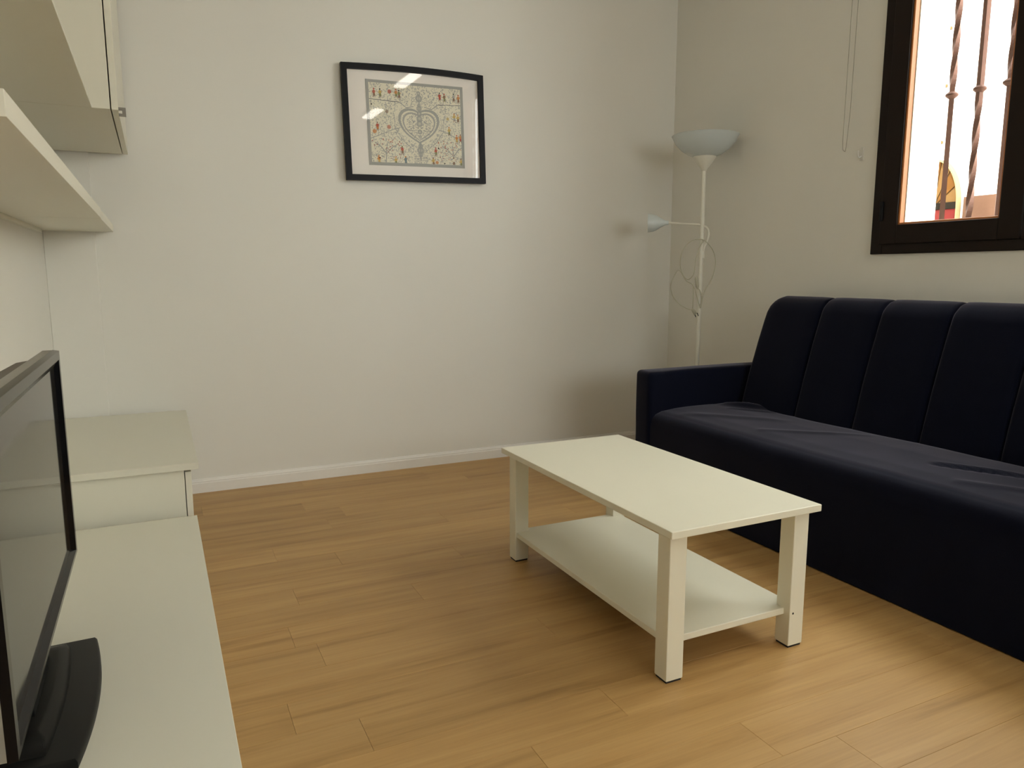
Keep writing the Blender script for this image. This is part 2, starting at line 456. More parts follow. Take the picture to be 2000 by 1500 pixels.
# ------------------------------------------------------------------ roller blind with cords (rolled up above the window)
blind = thing('roller_blind', 'rolled up pale blind above the dark brown window, cords hanging beside it', 'blind', (XR - 0.06, 1.31, 2.76))
lathe('roll', [(0.03, -1.16), (0.03, 1.16)], (XR - 0.05, 1.18, 2.82), BLIND, blind, n=24, axis='Y')
for yy in (0.0, 2.345):
    box('bracket', XR - 0.085, XR, yy - 0.006, yy + 0.006, 2.77, 2.87, STEEL, blind)
cx = XR - 0.055
loop = [(cx, 2.352, 2.82), (cx, 2.351, 2.6)] + [(cx + 0.001 * i, 2.350 + 0.0015 * i, 2.4 - 0.1 * i) for i in range(9)] + [(cx + 0.008, 2.360, 1.545), (cx + 0.008, 2.352, 1.532), (cx + 0.008, 2.343, 1.545)] + [(cx + 0.008 - 0.001 * i, 2.333 - 0.002 * i, 1.7 + 0.1 * i) for i in range(8)] + [(cx, 2.316, 2.6), (cx, 2.314, 2.82)]
tube('pull_cord', spline(loop, 6), 0.0017, CORD, blind, n=6)
cl = thing('cord_cleat', 'small clear plastic cord hook screwed to the wall beside the window', 'hook', (XR, 2.297, 1.50))
box('plate', XR - 0.004, XR, 2.288, 2.306, 1.488, 1.545, CLEAT, cl, bev=0.0015)
tube('prong', spline([(XR - 0.003, 2.297, 1.505), (XR - 0.02, 2.297, 1.498), (XR - 0.026, 2.297, 1.512), (XR - 0.024, 2.297, 1.525)], 5), 0.003, CLEAT, cl, n=8)

# ------------------------------------------------------------------ the street outside
tag(box('street', XR + 0.2, 13.0, -6, 16, -0.3, -0.15, STREET, bev=0), 'pale paved street outside the window', 'street', kind='structure')
FX = 12.0
fac = thing('facade', 'sunlit white house front across the street with yellow mouldings', 'building', (FX, 5.0, -0.15))
box('wall', FX + 0.002, FX + 0.3, -6, 16, -0.15, 9.0, FACADE, fac, bev=0)
box('dado', FX - 0.05, FX + 0.002, -6, 7.84, -0.15, 2.245, DADO, fac, bev=0.005)
# arched doorway, centre y 8.37
DY, DW, DZ, DH = 8.36, 0.43, 2.13, 0.74
door = thing('arched_doorway', 'arched doorway with orange fanlight above a red door across the street', 'doorway', (FX - 0.06, DY, -0.15))
def arch_pts(r, h, n=20):
    return [(r * math.cos(math.pi * i / n), h * math.sin(math.pi * i / n)) for i in range(n + 1)]
# surround
inn, out_ = arch_pts(DW, DH), arch_pts(DW + 0.025, DH + 0.03)
vs, fs = [], []
path_i = [(DW, DZ * -1 - 0.15)] + inn + [(-DW, DZ * -1 - 0.15)]
path_o = [(DW + 0.025, DZ * -1 - 0.15)] + out_ + [(-DW - 0.025, DZ * -1 - 0.15)]
for d in (0.0, 0.10):
    for a, b in zip(path_i, path_o):
        vs += [(FX - d, DY + a[0], DZ + a[1]), (FX - d, DY + b[0], DZ + b[1])]
n = len(path_i)
for i in range(n - 1):
    a = 2 * i; b = 2 * n + 2 * i
    fs += [(b, b + 1, b + 3, b + 2), (a, a + 2, a + 3, a + 1), (a, b, b + 2, a + 2), (a + 1, a + 3, b + 3, b + 1)]
mesh_obj('surround', vs, fs, CREAMTRIM, door)
# fanlight panes: wedges
for k in range(7):
    t0, t1 = math.pi * k / 7 + 0.02, math.pi * (k + 1) / 7 - 0.02
    arc = [(DW * math.cos(t0 + (t1 - t0) * i / 5), DH * math.sin(t0 + (t1 - t0) * i / 5)) for i in range(6)]
    pts = [(0.05 * math.cos((t0 + t1) / 2), 0.05 * math.sin((t0 + t1) / 2))] + arc
    v = [(FX - 0.05, DY + p[0], DZ + p[1]) for p in pts] + [(FX - 0.03, DY + p[0], DZ + p[1]) for p in pts]
    m_ = len(pts)
    f = [tuple(range(m_)), tuple(range(2 * m_ - 1, m_ - 1, -1))] + [(i, (i + 1) % m_, m_ + (i + 1) % m_, m_ + i) for i in range(m_)]
    mesh_obj('pane', v, f, ORANGE if k % 2 else ORANGE2, door)
vb = [(FX - 0.028, DY + p[0], DZ + p[1]) for p in inn]
mesh_obj('fanlight_backing', vb + [(FX - 0.004, a[1], a[2]) for a in vb], [tuple(range(len(vb))), tuple(range(2 * len(vb) - 1, len(vb) - 1, -1))], ORANGE2, door)
box('transom', FX - 0.08, FX, DY - DW, DY + DW, DZ - 0.06, DZ + 0.05, TRANSOM, door, bev=0.005)
for s in (-1, 1):
    leaf = box('door_leaf', FX - 0.06, FX, DY + (0.004 if s > 0 else -DW), DY + (DW if s > 0 else -0.004), -0.15, DZ - 0.06, REDDOOR, door, bev=0.004)
    for z0 in (0.1, 1.1):
        box('door_panel', FX - 0.072, FX - 0.06, DY + s * DW / 2 - 0.13, DY + s * DW / 2 + 0.13, z0, z0 + 0.75, REDDOOR, leaf, bev=0.006)
# yellow string courses
for z in (3.15, 4.05, 4.95):
    box('moulding', FX - 0.06, FX, 8.30, 8.42, z, z + 0.05, LEDGE, fac, bev=0.01)
tag(box('side_wall', 7.4, 8.2, 5.70, 15.0, -0.15, 8.0, FACADE, bev=0.01), 'plain white corner of the house beside the arched doorway', 'building')

# ------------------------------------------------------------------ ceiling lamps (seen mirrored in the picture glass)
for (lx, ly, nm) in ((2.32, 0.02, 'nearer the framed print'), (2.41, -1.57, 'nearer the window opposite the framed print')):
    t = thing('ceiling_lamp', 'long white ceiling lamp, the one ' + nm, 'ceiling lamp', (lx, ly, ZC - 0.06), 'long ceiling lamps')
    box('housing', lx - 0.07, lx + 0.07, ly - 0.29, ly + 0.29, ZC - 0.045, ZC, LAMPW, t, bev=0.006)
    box('diffuser', lx - 0.055, lx + 0.055, ly - 0.27, ly + 0.27, ZC - 0.06, ZC - 0.045, LAMPON, t, bev=0.004)

# ================================================================== SOFA
sofa = thing('sofa', 'dark navy sofa bed in a fabric cover beneath the window', 'sofa', (2.35, 1.72, 0))
def vnoise(seed):
    r = np.random.RandomState(seed)
    K = [(r.uniform(2, 14), r.uniform(0, 6.28), r.uniform(0, 6.28)) for _ in range(10)]
    def f(u, v):
        s = 0
        for (w, a, p) in K: s += math.sin(w * (u * math.cos(a) + v * math.sin(a)) + p) / w
        return s
    return f
def loft(name, rows, m, parent, caps=True, close_v=False):
    """rows: list of equally long point lists"""
    n = len(rows[0]); vs = [p for r in rows for p in r]; fs = []
    for i in range(len(rows) - 1):
        for j in range(n - 1 if not close_v else n):
            j2 = (j + 1) % n
            fs.append((i * n + j, i * n + j2, (i + 1) * n + j2, (i + 1) * n + j))
    if caps:
        fs.append(tuple(range(n))[::-1]); fs.append(tuple((len(rows) - 1) * n + j for j in range(n)))
    bm = bmesh.new(); bv = [bm.verts.new(p) for p in vs]
    for f in fs: bm.faces.new([bv[i] for i in f])
    o = bm_obj(name, bm, m, parent, smooth=True)
    o.data.set_sharp_from_angle(angle=math.radians(55))
    return o
SY0, SY1 = 0.80, 2.640
def resample(pts, n):
    P = [Vector((a, 0, b)) for a, b in pts]
    d = [0]
    for a, b in zip(P[:-1], P[1:]): d.append(d[-1] + (b - a).length)
    out = []
    for i in range(n):
        t = d[-1] * i / (n - 1); k = 0
        while k < len(d) - 2 and d[k + 1] < t: k += 1
        q = P[k].lerp(P[k + 1], (t - d[k]) / max(d[k + 1] - d[k], 1e-9)); out.append((q.x, q.z))
    return out
nz = vnoise(3); nz2 = vnoise(8)
def fold(u, v, u0, v0, u1, v1, w, h):
    """ridge along a segment"""
    du, dv = u1 - u0, v1 - v0; L2 = du * du + dv * dv
    t = max(0, min(1, ((u - u0) * du + (v - v0) * dv) / L2))
    d = math.hypot(u - u0 - t * du, v - v0 - t * dv)
    return h * math.exp(-(d / w) ** 2) * (0.35 + 0.65 * math.sin(math.pi * min(1, max(0, 0.15 + t * 0.75))))
prof = [(1.972, 0.004), (1.966, 0.12), (1.958, 0.26), (1.957, 0.335), (1.963, 0.362), (1.98, 0.382), (2.015, 0.395), (2.09, 0.402), (2.28, 0.404), (2.42, 0.398), (2.50, 0.385), (2.56, 0.33), (2.56, 0.004)]
prof = resample(prof, 110)
rows = []
NY = 230
for j in range(NY + 1):
    y = SY0 + (SY1 - SY0) * j / NY
    row = []
    for (x, z) in prof:
        if z > 0.33 and x < 2.54:
            dz = 0.004 * nz(x * 1.6, y) + 0.0016 * nz2(x * 3.2, y * 3)
            dz += fold(x, y, 2.37, 2.585, 2.50, 2.42, 0.036, 0.022) + fold(x, y, 2.30, 2.50, 2.43, 2.36, 0.012, 0.006)
            dz -= fold(x, y, 2.20, 1.46, 2.30, 1.20, 0.013, 0.011)
            dz += fold(x, y, 2.22, 1.46, 2.32, 1.20, 0.015, 0.006)
            dz += fold(x, y, 2.10, 2.1, 2.38, 1.85, 0.02, 0.004) + fold(x, y, 2.08, 1.30, 2.20, 1.05, 0.02, 0.006)
            dz += fold(x, y, 2.05, 2.5, 2.3, 2.2, 0.03, 0.004)
            e = min(y - SY0, SY1 - y)
            if e < 0.02: dz -= 0.006 * (1 - e / 0.02) ** 2
            row.append((x, y, z + dz))
        else:
            row.append((x + (0.002 * nz2(z * 2, y * 2) if z > 0.02 and x < 2.2 else 0), y, z))
    rows.append(row)
loft('seat', rows, SOFA, sofa)
# back with vertical stitched channels
bp_ = [(2.435, 0.33), (2.455, 0.42), (2.490, 0.56), (2.530, 0.70), (2.562, 0.80), (2.578, 0.845), (2.595, 0.872), (2.620, 0.892), (2.655, 0.901), (2.690, 0.897), (2.718, 0.878), (2.735, 0.84), (2.745, 0.70), (2.75, 0.33)]
bp_ = resample(bp_, 90)
SEAMS = [2.283, 1.992, 1.703, 1.415, 1.125]
rows = []; BY0, BY1 = 0.81, 2.612
ys = list(np.linspace(BY0, BY1, 260)) + SEAMS + [s + d for s in SEAMS for d in (-0.003, 0.003, -0.006, 0.006)]
ys = sorted(ys)
for y in ys:
    e = min(y - BY0, BY1 - y)
    R = 0.075
    drop = R - math.sqrt(max(0, R * R - (R - e) ** 2)) if e < R else 0
    thin = 0.03 * (1 - e / 0.03) ** 2 if e < 0.03 else 0
    row = []
    for (x, z) in bp_:
        hz = max(0, (z - 0.45) / 0.45)
        z2 = z - drop * hz * 1.0
        ymid = (BY0 + BY1) / 2
        gx = 0
        if x < 2.70:
            for s in SEAMS:
                gx += 0.010 * math.exp(-((y - s) / 0.006) ** 2)
                gx += 0.006 * math.exp(-((y - s) / 0.035) ** 2)
        gz = 0.35 * gx if z > 0.86 else 0
        front = 1 if x < 2.66 else -1
        row.append((x + (gx if x < 2.66 else 0) + thin * front + 0.002 * nz(z * 2, y * 2), y, z2 - gz))
    rows.append(row)
loft('backrest', rows, SOFA, sofa)
def arm(y0, y1):
    bm = bmesh.new()
    bx(bm, 1.945, 2.755, y0, y1, 0.004, 0.573, 0.022, 4)
    bmesh.ops.subdivide_edges(bm, edges=[e for e in bm.edges if e.calc_length() > 0.2], cuts=14, use_grid_fill=True)
    for v in bm.verts:
        v.co.z += (0.004 * nz(v.co.x * 2, v.co.y * 3) if v.co.z > 0.3 else 0)
        v.co.x += 0.003 * nz2(v.co.z * 3, v.co.y * 2)
    return bm_obj('armrest', bm, SOFA, sofa, smooth=True)
arm(2.628, 2.740); arm(0.70, 0.812)

# ================================================================== COFFEE TABLE
tb = thing('coffee_table', 'cream two tier coffee table in front of the navy sofa', 'coffee table', (1.302, 1.80, 0))
TX0, TX1, TY0, TY1 = 1.057, 1.547, 1.325, 2.277
box('table_top', TX0, TX1, TY0, TY1, 0.381, 0.400, TABW, tb, bev=0.0018)
box('shelf', TX0 + 0.026, TX1 - 0.026, TY0 + 0.042, TY1 - 0.042, 0.090, 0.108, TABW, tb, bev=0.0018)
for (lx, ly) in ((1.070, 1.346), (1.476, 1.346), (1.078, 2.246 - 0.04), (1.482, 2.246 - 0.04)):
    leg = box('leg', lx, lx + 0.051, ly, ly + 0.048, 0.006, 0.3805, TABW, tb, bev=0.002)
    box('foot_pad', lx + 0.003, lx + 0.048, ly + 0.003, ly + 0.045, 0.0, 0.006, RUBBER, leg, bev=0)
    near = ly < 1.5
    yf = ly if near else ly
    if lx < 1.2 and near: continue
    lathe('screw_hole', [(0.003, -0.0006), (0.003, 0.0006)], (lx + (0.012 if near else 0.012), yf, 0.098), RUBBER, leg, n=12, axis='Y')

# ================================================================== LEFT SIDE FURNITURE
# low bench under the television
tvb = thing('low_bench', 'long low white bench unit that the television stands on', 'tv bench', (-0.16, 1.70, 0))
BNY0, BNY1 = 0.90, 2.505
box('top', XL + 0.014, 0.075, BNY0, BNY1, 0.208, 0.230, WHITE, tvb, bev=0.001)
box('body', XL + 0.016, 0.050, BNY0 + 0.01, BNY1 - 0.01, 0.0, 0.2075, WHITE, tvb, bev=0.001)
for k in range(3):
    d = (BNY1 - BNY0 - 0.02) / 3
    dr = box('drawer', 0.052, 0.068, BNY0 + 0.012 + k * d, BNY0 + 0.008 + (k + 1) * d, 0.012, 0.202, WHITE, tvb, bev=0.001)
    box('handle', 0.068, 0.082, BNY0 + 0.01 + (k + 0.5) * d - 0.01, BNY0 + 0.01 + (k + 0.5) * d + 0.01, 0.1, 0.12, STEEL, dr, bev=0.001)
# sideboard behind it
sb = thing('sideboard', 'white sideboard with overhanging top in the corner beyond the low bench', 'sideboard', (-0.16, 3.06, 0))
box('top', XL + 0.002, 0.090, 2.535, 3.576, 0.374, 0.396, WHITE, sb, bev=0.001)
box('body', XL + 0.016, 0.046, 2.545, 3.560, 0.0, 0.3735, WHITE, sb, bev=0.0008)
for k in range(2):
    d = (3.560 - 2.545) / 2
    dr = box('door', 0.0485, 0.067, 2.546 + k * d, 2.543 + (k + 1) * d, 0.010, 0.366, WHITE, sb, bev=0.001)
    yh = 2.546 + d + (-0.05 if k == 0 else 0.05)
    box('handle', 0.067, 0.082, yh - 0.01, yh + 0.01, 0.31, 0.33, STEEL, dr, bev=0.001)
# carcass gap strip between body and door is left open and dark

# wall cabinet
wc = thing('wall_cabinet', 'white wall cabinet with square steel handle, hung against the corner', 'wall cabinet', (-0.24, 3.1, 1.5))
WCY0, WCY1 = 2.637, 3.576
box('body', XL, -0.088, WCY0, WCY1, 1.500, 2.30, WHITE, wc, bev=0.0008)
dr = box('door', -0.0845, -0.066, WCY0 + 0.001, WCY1 - 0.001, 1.4995, 2.299, WHITE, wc, bev=0.001)
y0 = WCY0 + 0.012
hd = bmesh.new()
bx(hd, -0.066, -0.046, y0, y0 + 0.012, 1.485, 1.492); bx(hd, -0.066, -0.046, y0, y0 + 0.012, 1.503, 1.510)
bx(hd, -0.056, -0.046, y0, y0 + 0.012, 1.492, 1.503)
bm_obj('handle', hd, STEEL, dr)
# upper shelf, level with the cabinet's underside
us = thing('wall_shelf', 'thin white shelf butting against the underside edge of the wall cabinet', 'shelf', (-0.27, 1.9, 1.5))
box('board', XL, -0.137, 1.20, 2.6365, 1.5005, 1.5085, WHITE, us, bev=0.0006)
box('end_panel', XL, -0.137, 1.20, 1.218, 1.5085, 1.86, WHITE, us, bev=0.0006)
# lower shelf of two boards
ls = thing('wall_shelf', 'long thick white shelf above the television, below the wall cabinet', 'shelf', (-0.27, 2.3, 1.178))
box('board', XL, -0.140, 1.037, 2.7315, 1.1785, 1.2095, WHITE, ls, bev=0.0008)
box('board', XL, -0.1425, 2.7345, 3.574, 1.1785, 1.2095, WHITE, ls, bev=0.0008)
box('back_rail', XL, XL + 0.014, 1.06, 3.45, 1.166, 1.1785, WHITE, ls, bev=0.0006)

# ================================================================== TELEVISION
tv = thing('television', 'flat screen television with glossy black screen standing on the low bench', 'television', (-0.215, 1.465, 0.23))
TVX = -0.198
Ya, Yb, Za, Zb = 1.055, 1.872, 0.378, 0.838
# housing: tapered shell
def tv_loft(name, secs, m, parent):
    """secs = [(x, y0, y1, z0, z1, r)] rounded rectangles stacked along x"""
    rows = []
    for (x, y0, y1, z0, z1, r) in secs:
        row = []
        for (cy, cz, a0) in ((y1 - r, z1 - r, 0), (y0 + r, z1 - r, 90), (y0 + r, z0 + r, 180), (y1 - r, z0 + r, 270)):
            for k in range(7):
                a = math.radians(a0 + 15 * k); row.append((x, cy + r * math.cos(a), cz + r * math.sin(a)))
        rows.append(row)
    return loft(name, rows, m, parent, close_v=True)
tv_loft('housing', [(TVX - 0.0125, Ya, Yb, Za, Zb, 0.006), (TVX - 0.030, Ya, Yb, Za, Zb, 0.008), (TVX - 0.042, Ya + 0.012, Yb - 0.012, Za + 0.012, Zb - 0.012, 0.012)], SILVER, tv)
tv_loft('rear_cover', [(TVX - 0.040, Ya + 0.03, Yb - 0.03, Za + 0.03, Zb - 0.012, 0.05), (TVX - 0.065, Ya + 0.05, Yb - 0.05, Za + 0.04, Zb - 0.014, 0.06), (TVX - 0.095, Ya + 0.10, Yb - 0.10, Za + 0.06, Zb - 0.030, 0.06), (TVX - 0.105, Ya + 0.14, Yb - 0.14, Za + 0.09, Zb - 0.06, 0.06)], BACKP, tv)
# bezel: outer lip -> flat -> inward chamfer down to the screen
bz, ch = 0.020, 0.016
def rect(x, i): return [(x, Ya + i, Za + i * 0.45), (x, Yb - i, Za + i * 0.45), (x, Yb - i, Zb - i), (x, Ya + i, Zb - i)]
rings = [rect(TVX - 0.0125, 0.0), rect(TVX, 0.002), rect(TVX, bz), rect(TVX - 0.010, bz + ch)]
vs = [p for r in rings for p in r]; fs = []
for i in range(3):
    for k in range(4): fs.append((4 * i + k, 4 * i + (k + 1) % 4, 4 * i + 4 + (k + 1) % 4, 4 * i + 4 + k))
bm = bmesh.new(); bv = [bm.verts.new(p) for p in vs]
for f in fs: bm.faces.new([bv[i] for i in f])
bm_obj('bezel', bm, BLACKG, tv)
sx = TVX - 0.0095
mesh_obj('screen', rect(sx, bz + ch - 0.001), [(0, 1, 2, 3)], SCREEN, tv)
# foot: slab with curved front and raised neck plinth
CY = 1.468
def foot_outline(sx_, sy_):
    out = []
    for k in range(21):
        t = -1 + 2 * k / 20
        out.append((-0.285 + (0.145 - 0.018 * t * t) * sx_ + 0.0, CY + 0.220 * t * sy_))
    out += [(-0.285 + 0.006, CY + 0.216 * sy_), (-0.292, CY + 0.19 * sy_), (-0.292, CY - 0.19 * sy_), (-0.279, CY - 0.216 * sy_)]
    return out
def slab(name, o0, z0, o1, z1, m, parent, o2=None, z2=None):
    rows = [[(x, y, z0) for x, y in o0], [(x, y, z1) for x, y in o1]]
    if o2: rows.append([(x, y, z2) for x, y in o2])
    return loft(name, rows, m, parent, close_v=True)
slab('base', foot_outline(1, 1), 0.230, foot_outline(1, 1), 0.240, STANDB, tv, foot_outline(0.97, 0.985), 0.246)
slab('plinth', [(a - 0.0, b) for a, b in foot_outline(0.64, 0.86)], 0.246, foot_outline(0.60, 0.80), 0.262, STANDB, tv, foot_outline(0.50, 0.70), 0.268)
tv_loft('neck', [(TVX - 0.030, CY - 0.10, CY + 0.10, 0.262, 0.40, 0.01), (TVX - 0.060, CY - 0.10, CY + 0.10, 0.262, 0.46, 0.01)], STANDB, tv)

# ================================================================== FRAMED PRINT
PX0, PX1, PZ0, PZ1 = 0.847, 1.566, 1.4545, 1.984
pic = thing('framed_print', 'black framed print with grey heart pattern and small coloured figures', 'picture', ((PX0 + PX1) / 2, YB - 0.012, PZ0))
PC = ((PX0 + PX1) / 2, (PZ0 + PZ1) / 2)
TILT = math.radians(-1.40)       # hangs slightly crooked (right side higher)
def tl(p):
    dx, dz = p[0] - PC[0], p[2] - PC[1]
    c, s = math.cos(-TILT), math.sin(-TILT)
    return (PC[0] + dx * c - dz * s, p[1], PC[1] + dx * s + dz * c)
FW = 0.027
yb_, yf_ = YB - 0.014, YB - 0.036
def bow(x): 
    t = (x - PX0) / (PX1 - PX0)
    return 0.010 * 4 * t * (1 - t) * (0.8 + 0.3 * t)
def frame_bar(pts_out, pts_in):
    vs, fs = [], []
    n = len(pts_out)
    for y in (yf_, yb_):
        for a, b in zip(pts_out, pts_in): vs += [tl((a[0], y, a[1])), tl((b[0], y, b[1]))]
    for i in range(n - 1):
        a, b = 2 * i, 2 * n + 2 * i
        fs += [(a, a + 2, a + 3, a + 1), (b, b + 1, b + 3, b + 2), (a, b, b + 2, a + 2), (a + 1, a + 3, b + 3, b + 1)]
    fs += [(0, 1, 2 * n + 1, 2 * n), (2 * n - 2, 4 * n - 2, 4 * n - 1, 2 * n - 1)]
    bm = bmesh.new(); bv = [bm.verts.new(p) for p in vs]
    for f in fs: bm.faces.new([bv[i] for i in f])
    bm_obj('frame_bar', bm, FRAMEB, pic)
N = 16
lx = [PX0 + (PX1 - PX0) * i / N for i in range(N + 1)]
li = [PX0 + FW + (PX1 - PX0 - 2 * FW) * i / N for i in range(N + 1)]
frame_bar([(x, PZ1 + bow(x)) for x in lx], [(x, PZ1 - FW + bow(x)) for x in li])
frame_bar([(x, PZ0) for x in lx], [(x, PZ0 + FW) for x in li])
frame_bar([(PX0, PZ0), (PX0, PZ1)], [(PX0 + FW, PZ0 + FW), (PX0 + FW, PZ1 - FW + bow(PX0 + FW))])
frame_bar([(PX1, PZ0), (PX1, PZ1)], [(PX1 - FW, PZ0 + FW), (PX1 - FW, PZ1 - FW + bow(PX1 - FW))])
def pquad(name, x0, x1, z0, z1, y, m, bowtop=False):
    xs_ = [x0 + (x1 - x0) * i / N for i in range(N + 1)]
    vs = [tl((x, y, z0)) for x in xs_] + [tl((x, y, z1 + (bow(x) if bowtop else 0))) for x in xs_]
    fs = [(i, i + 1, N + 2 + i, N + 1 + i) for i in range(N)]
    return mesh_obj(name, vs, fs, m, pic)
pquad('backing_board', PX0 + 0.01, PX1 - 0.01, PZ0 + 0.01, PZ1 - 0.01, yb_ - 0.001, MAT_BOARD)
pquad('mat_board', PX0 + FW - 0.004, PX1 - FW + 0.004, PZ0 + FW - 0.004, PZ1 - FW + 0.004, YB - 0.020, MAT_BOARD, True)
pquad('glass', PX0 + FW - 0.004, PX1 - FW + 0.004, PZ0 + FW - 0.004, PZ1 - FW + 0.004, YB - 0.028, PICGLASS, True)

# the print itself: ink laid on a fine grid as colour attribute
AX0, AX1, AZ0, AZ1 = 0.9615, 1.4570, 1.5285, 1.9220
GW, GH = 300, 240
img = np.empty((GH, GW, 3)); CREAM = np.array((0.84, 0.79, 0.63)); GREY = np.array((0.40, 0.395, 0.36))
img[:] = CREAM
U, V = np.meshgrid((np.arange(GW) + .5) / GW, (np.arange(GH) + .5) / GH)      # V up
asp = (AX1 - AX0) / (AZ1 - AZ0)
def ink(mask, col, a=1.0):
    img[mask] = img[mask] * (1 - a) + np.array(col) * a
def disc(u, v, r, col, a=1.0, sq=1.0):
    ink(((U - u) * asp) ** 2 + ((V - v) / sq) ** 2 < r * r, col, a)
def line(pts, w, col, a=1.0):
    for (u0, v0), (u1, v1) in zip(pts[:-1], pts[1:]):
        du, dv = (u1 - u0) * asp, v1 - v0
        L2 = du * du + dv * dv + 1e-9
        t = np.clip(((U - u0) * asp * du + (V - v0) * dv) / L2, 0, 1)
        ink(((U - u0) * asp - t * du) ** 2 + (V - v0 - t * dv) ** 2 < w * w, col, a)
# small leaves and petals everywhere, mirrored left/right
for _ in range(1150):
    u, v = rng.uniform(0.03, 0.5), rng.uniform(0.04, 0.96)
    a_, l_ = rng.uniform(0, math.pi), rng.uniform(0.006, 0.020)
    for s in (0, 1):
        uu = u if s == 0 else 1 - u
        aa = a_ if s == 0 else math.pi - a_
        line([(uu, v), (uu + l_ * math.cos(aa) / asp, v + l_ * math.sin(aa))], 0.0035, GREY, 0.8)
# clear field round the heart, then the heart rings
hx, hy = (U - 0.53) * asp / 0.245, (V - 0.500) / 0.235
def heart(s, dy=0):
    x, y_ = hx / s, (hy - dy) / s
    return (x * x + y_ * y_ - 1) ** 3 - x * x * y_ ** 3
# wide, shallow lobes
hy = (V - 0.462) / 0.165; hx = (U - 0.525) * asp / 0.205
ink(heart(1.32) < 0, CREAM, 0.85)
for _ in range(200):
    a_ = rng.uniform(0, 2 * math.pi); r_ = rng.uniform(1.12, 1.30)
    disc(0.53 + r_ * 0.235 * math.cos(a_) / asp, 0.5 + r_ * 0.225 * math.sin(a_), 0.005, GREY, 0.7)
ink(heart(1.15) < 0, GREY, 0.95)
ink(heart(1.01) < 0, CREAM, 0.95)
for k in range(64):
    t = 2 * math.pi * k / 64
    x = 16 * math.sin(t) ** 3 / 16; y_ = (13 * math.cos(t) - 5 * math.cos(2 * t) - 2 * math.cos(3 * t) - math.cos(4 * t)) / 14
    disc(0.525 + 0.232 * x / asp, 0.487 + 0.178 * y_, 0.0045, GREY)
ink((heart(0.92) < 0) & (heart(0.83) > 0), GREY, 0.9)
for _ in range(240):
    u, v = rng.uniform(0.36, 0.53), rng.uniform(0.28, 0.68)
    i, j = int(v * GH), int(u * GW)
    if heart(0.82)[i, j] < 0 if False else ((u - 0.53) * asp / 0.215) ** 2 + ((v - 0.49) / 0.2) ** 2 < 0.62:
        for uu in (u, 1.06 - u):
            a_ = rng.uniform(0, math.pi)
            line([(uu, v), (uu + 0.012 * math.cos(a_) / asp, v + 0.012 * math.sin(a_))], 0.0045, GREY, 0.8)
# central axis motif
for v, r in ((0.245, .03), (0.20, .045), (0.15, .03), (0.27, .02), (0.42, .03), (0.36, .02), (0.52, .04), (0.58, .035), (0.64, .03), (0.70, .035), (0.74, .02), (0.82, .045), (0.88, .025)):
    disc(0.53, v, r, GREY, 0.85)
    disc(0.53, v, r * 0.45, CREAM, 0.4)
line([(0.53, 0.08), (0.53, 0.30)], 0.008, GREY); line([(0.53, 0.66), (0.53, 0.86)], 0.006, GREY)
for k in range(6):
    line([(0.46 + 0.0 * k, 0.04 + 0.02 * k), (0.60, 0.04 + 0.02 * k)], 0.003, GREY, 0.8)
# curling branches and ground lines
for s in (1, -1):
    X = lambda u: u if s == 1 else 1.06 - u
    line([(X(0.02), 0.775), (X(0.34), 0.760)], 0.004, (0.22, 0.22, 0.20))
    line([(X(0.03), 0.315), (X(0.16), 0.38), (X(0.25), 0.43), (X(0.33), 0.46)], 0.004, GREY)
    line([(X(0.33), 0.76), (X(0.40), 0.70), (X(0.47), 0.72)], 0.005, GREY)
    line([(X(0.27), 0.62), (X(0.28), 0.44), (X(0.36), 0.30), (X(0.46), 0.20)], 0.004, GREY, 0.8)
    line([(X(0.17), 0.04), (X(0.18), 0.14), (X(0.13), 0.22), (X(0.07), 0.27)], 0.006, GREY)
    line([(X(0.18), 0.14), (X(0.24), 0.22), (X(0.30), 0.26)], 0.005, GREY)
    line([(X(0.18), 0.16), (X(0.19), 0.27)], 0.005, GREY)
    for _ in range(22):
        disc(X(rng.uniform(0.04, 0.34)), rng.uniform(0.20, 0.33), 0.0065, (0.45, 0.09, 0.05), 0.9)
    for _ in range(10):
        disc(X(rng.uniform(0.18, 0.33)), rng.uniform(0.08, 0.20), 0.006, (0.42, 0.08, 0.05), 0.8)
# little people and animals as blobs of colour
RED, ORA, YEL, GRN, BRN, BLU, BLK = (0.52, 0.06, 0.03), (0.62, 0.22, 0.04), (0.62, 0.42, 0.10), (0.22, 0.24, 0.08), (0.24, 0.12, 0.06), (0.12, 0.20, 0.24), (0.01, 0.01, 0.01)
def person(u, v, c1, c2, hat=BLK, k=1.0):
    line([(u - 0.02, v - 0.03), (u + 0.02, v - 0.045)], 0.004, GREY, 0.7); disc(u - 0.018, v - 0.005, 0.008, YEL, 0.5); disc(u + 0.017, v + 0.01, 0.007, ORA, 0.5)
    disc(u, v, 0.020 * k, c1, 0.9, 1.4); disc(u + 0.002, v - 0.035 * k, 0.016 * k, c2, 0.9, 1.3); disc(u, v + 0.040 * k, 0.010 * k, hat)
    line([(u - 0.006, v - 0.05 * k), (u - 0.010, v - 0.075 * k)], 0.003, BRN); line([(u + 0.006, v - 0.05 * k), (u + 0.010, v - 0.075 * k)], 0.003, BRN)
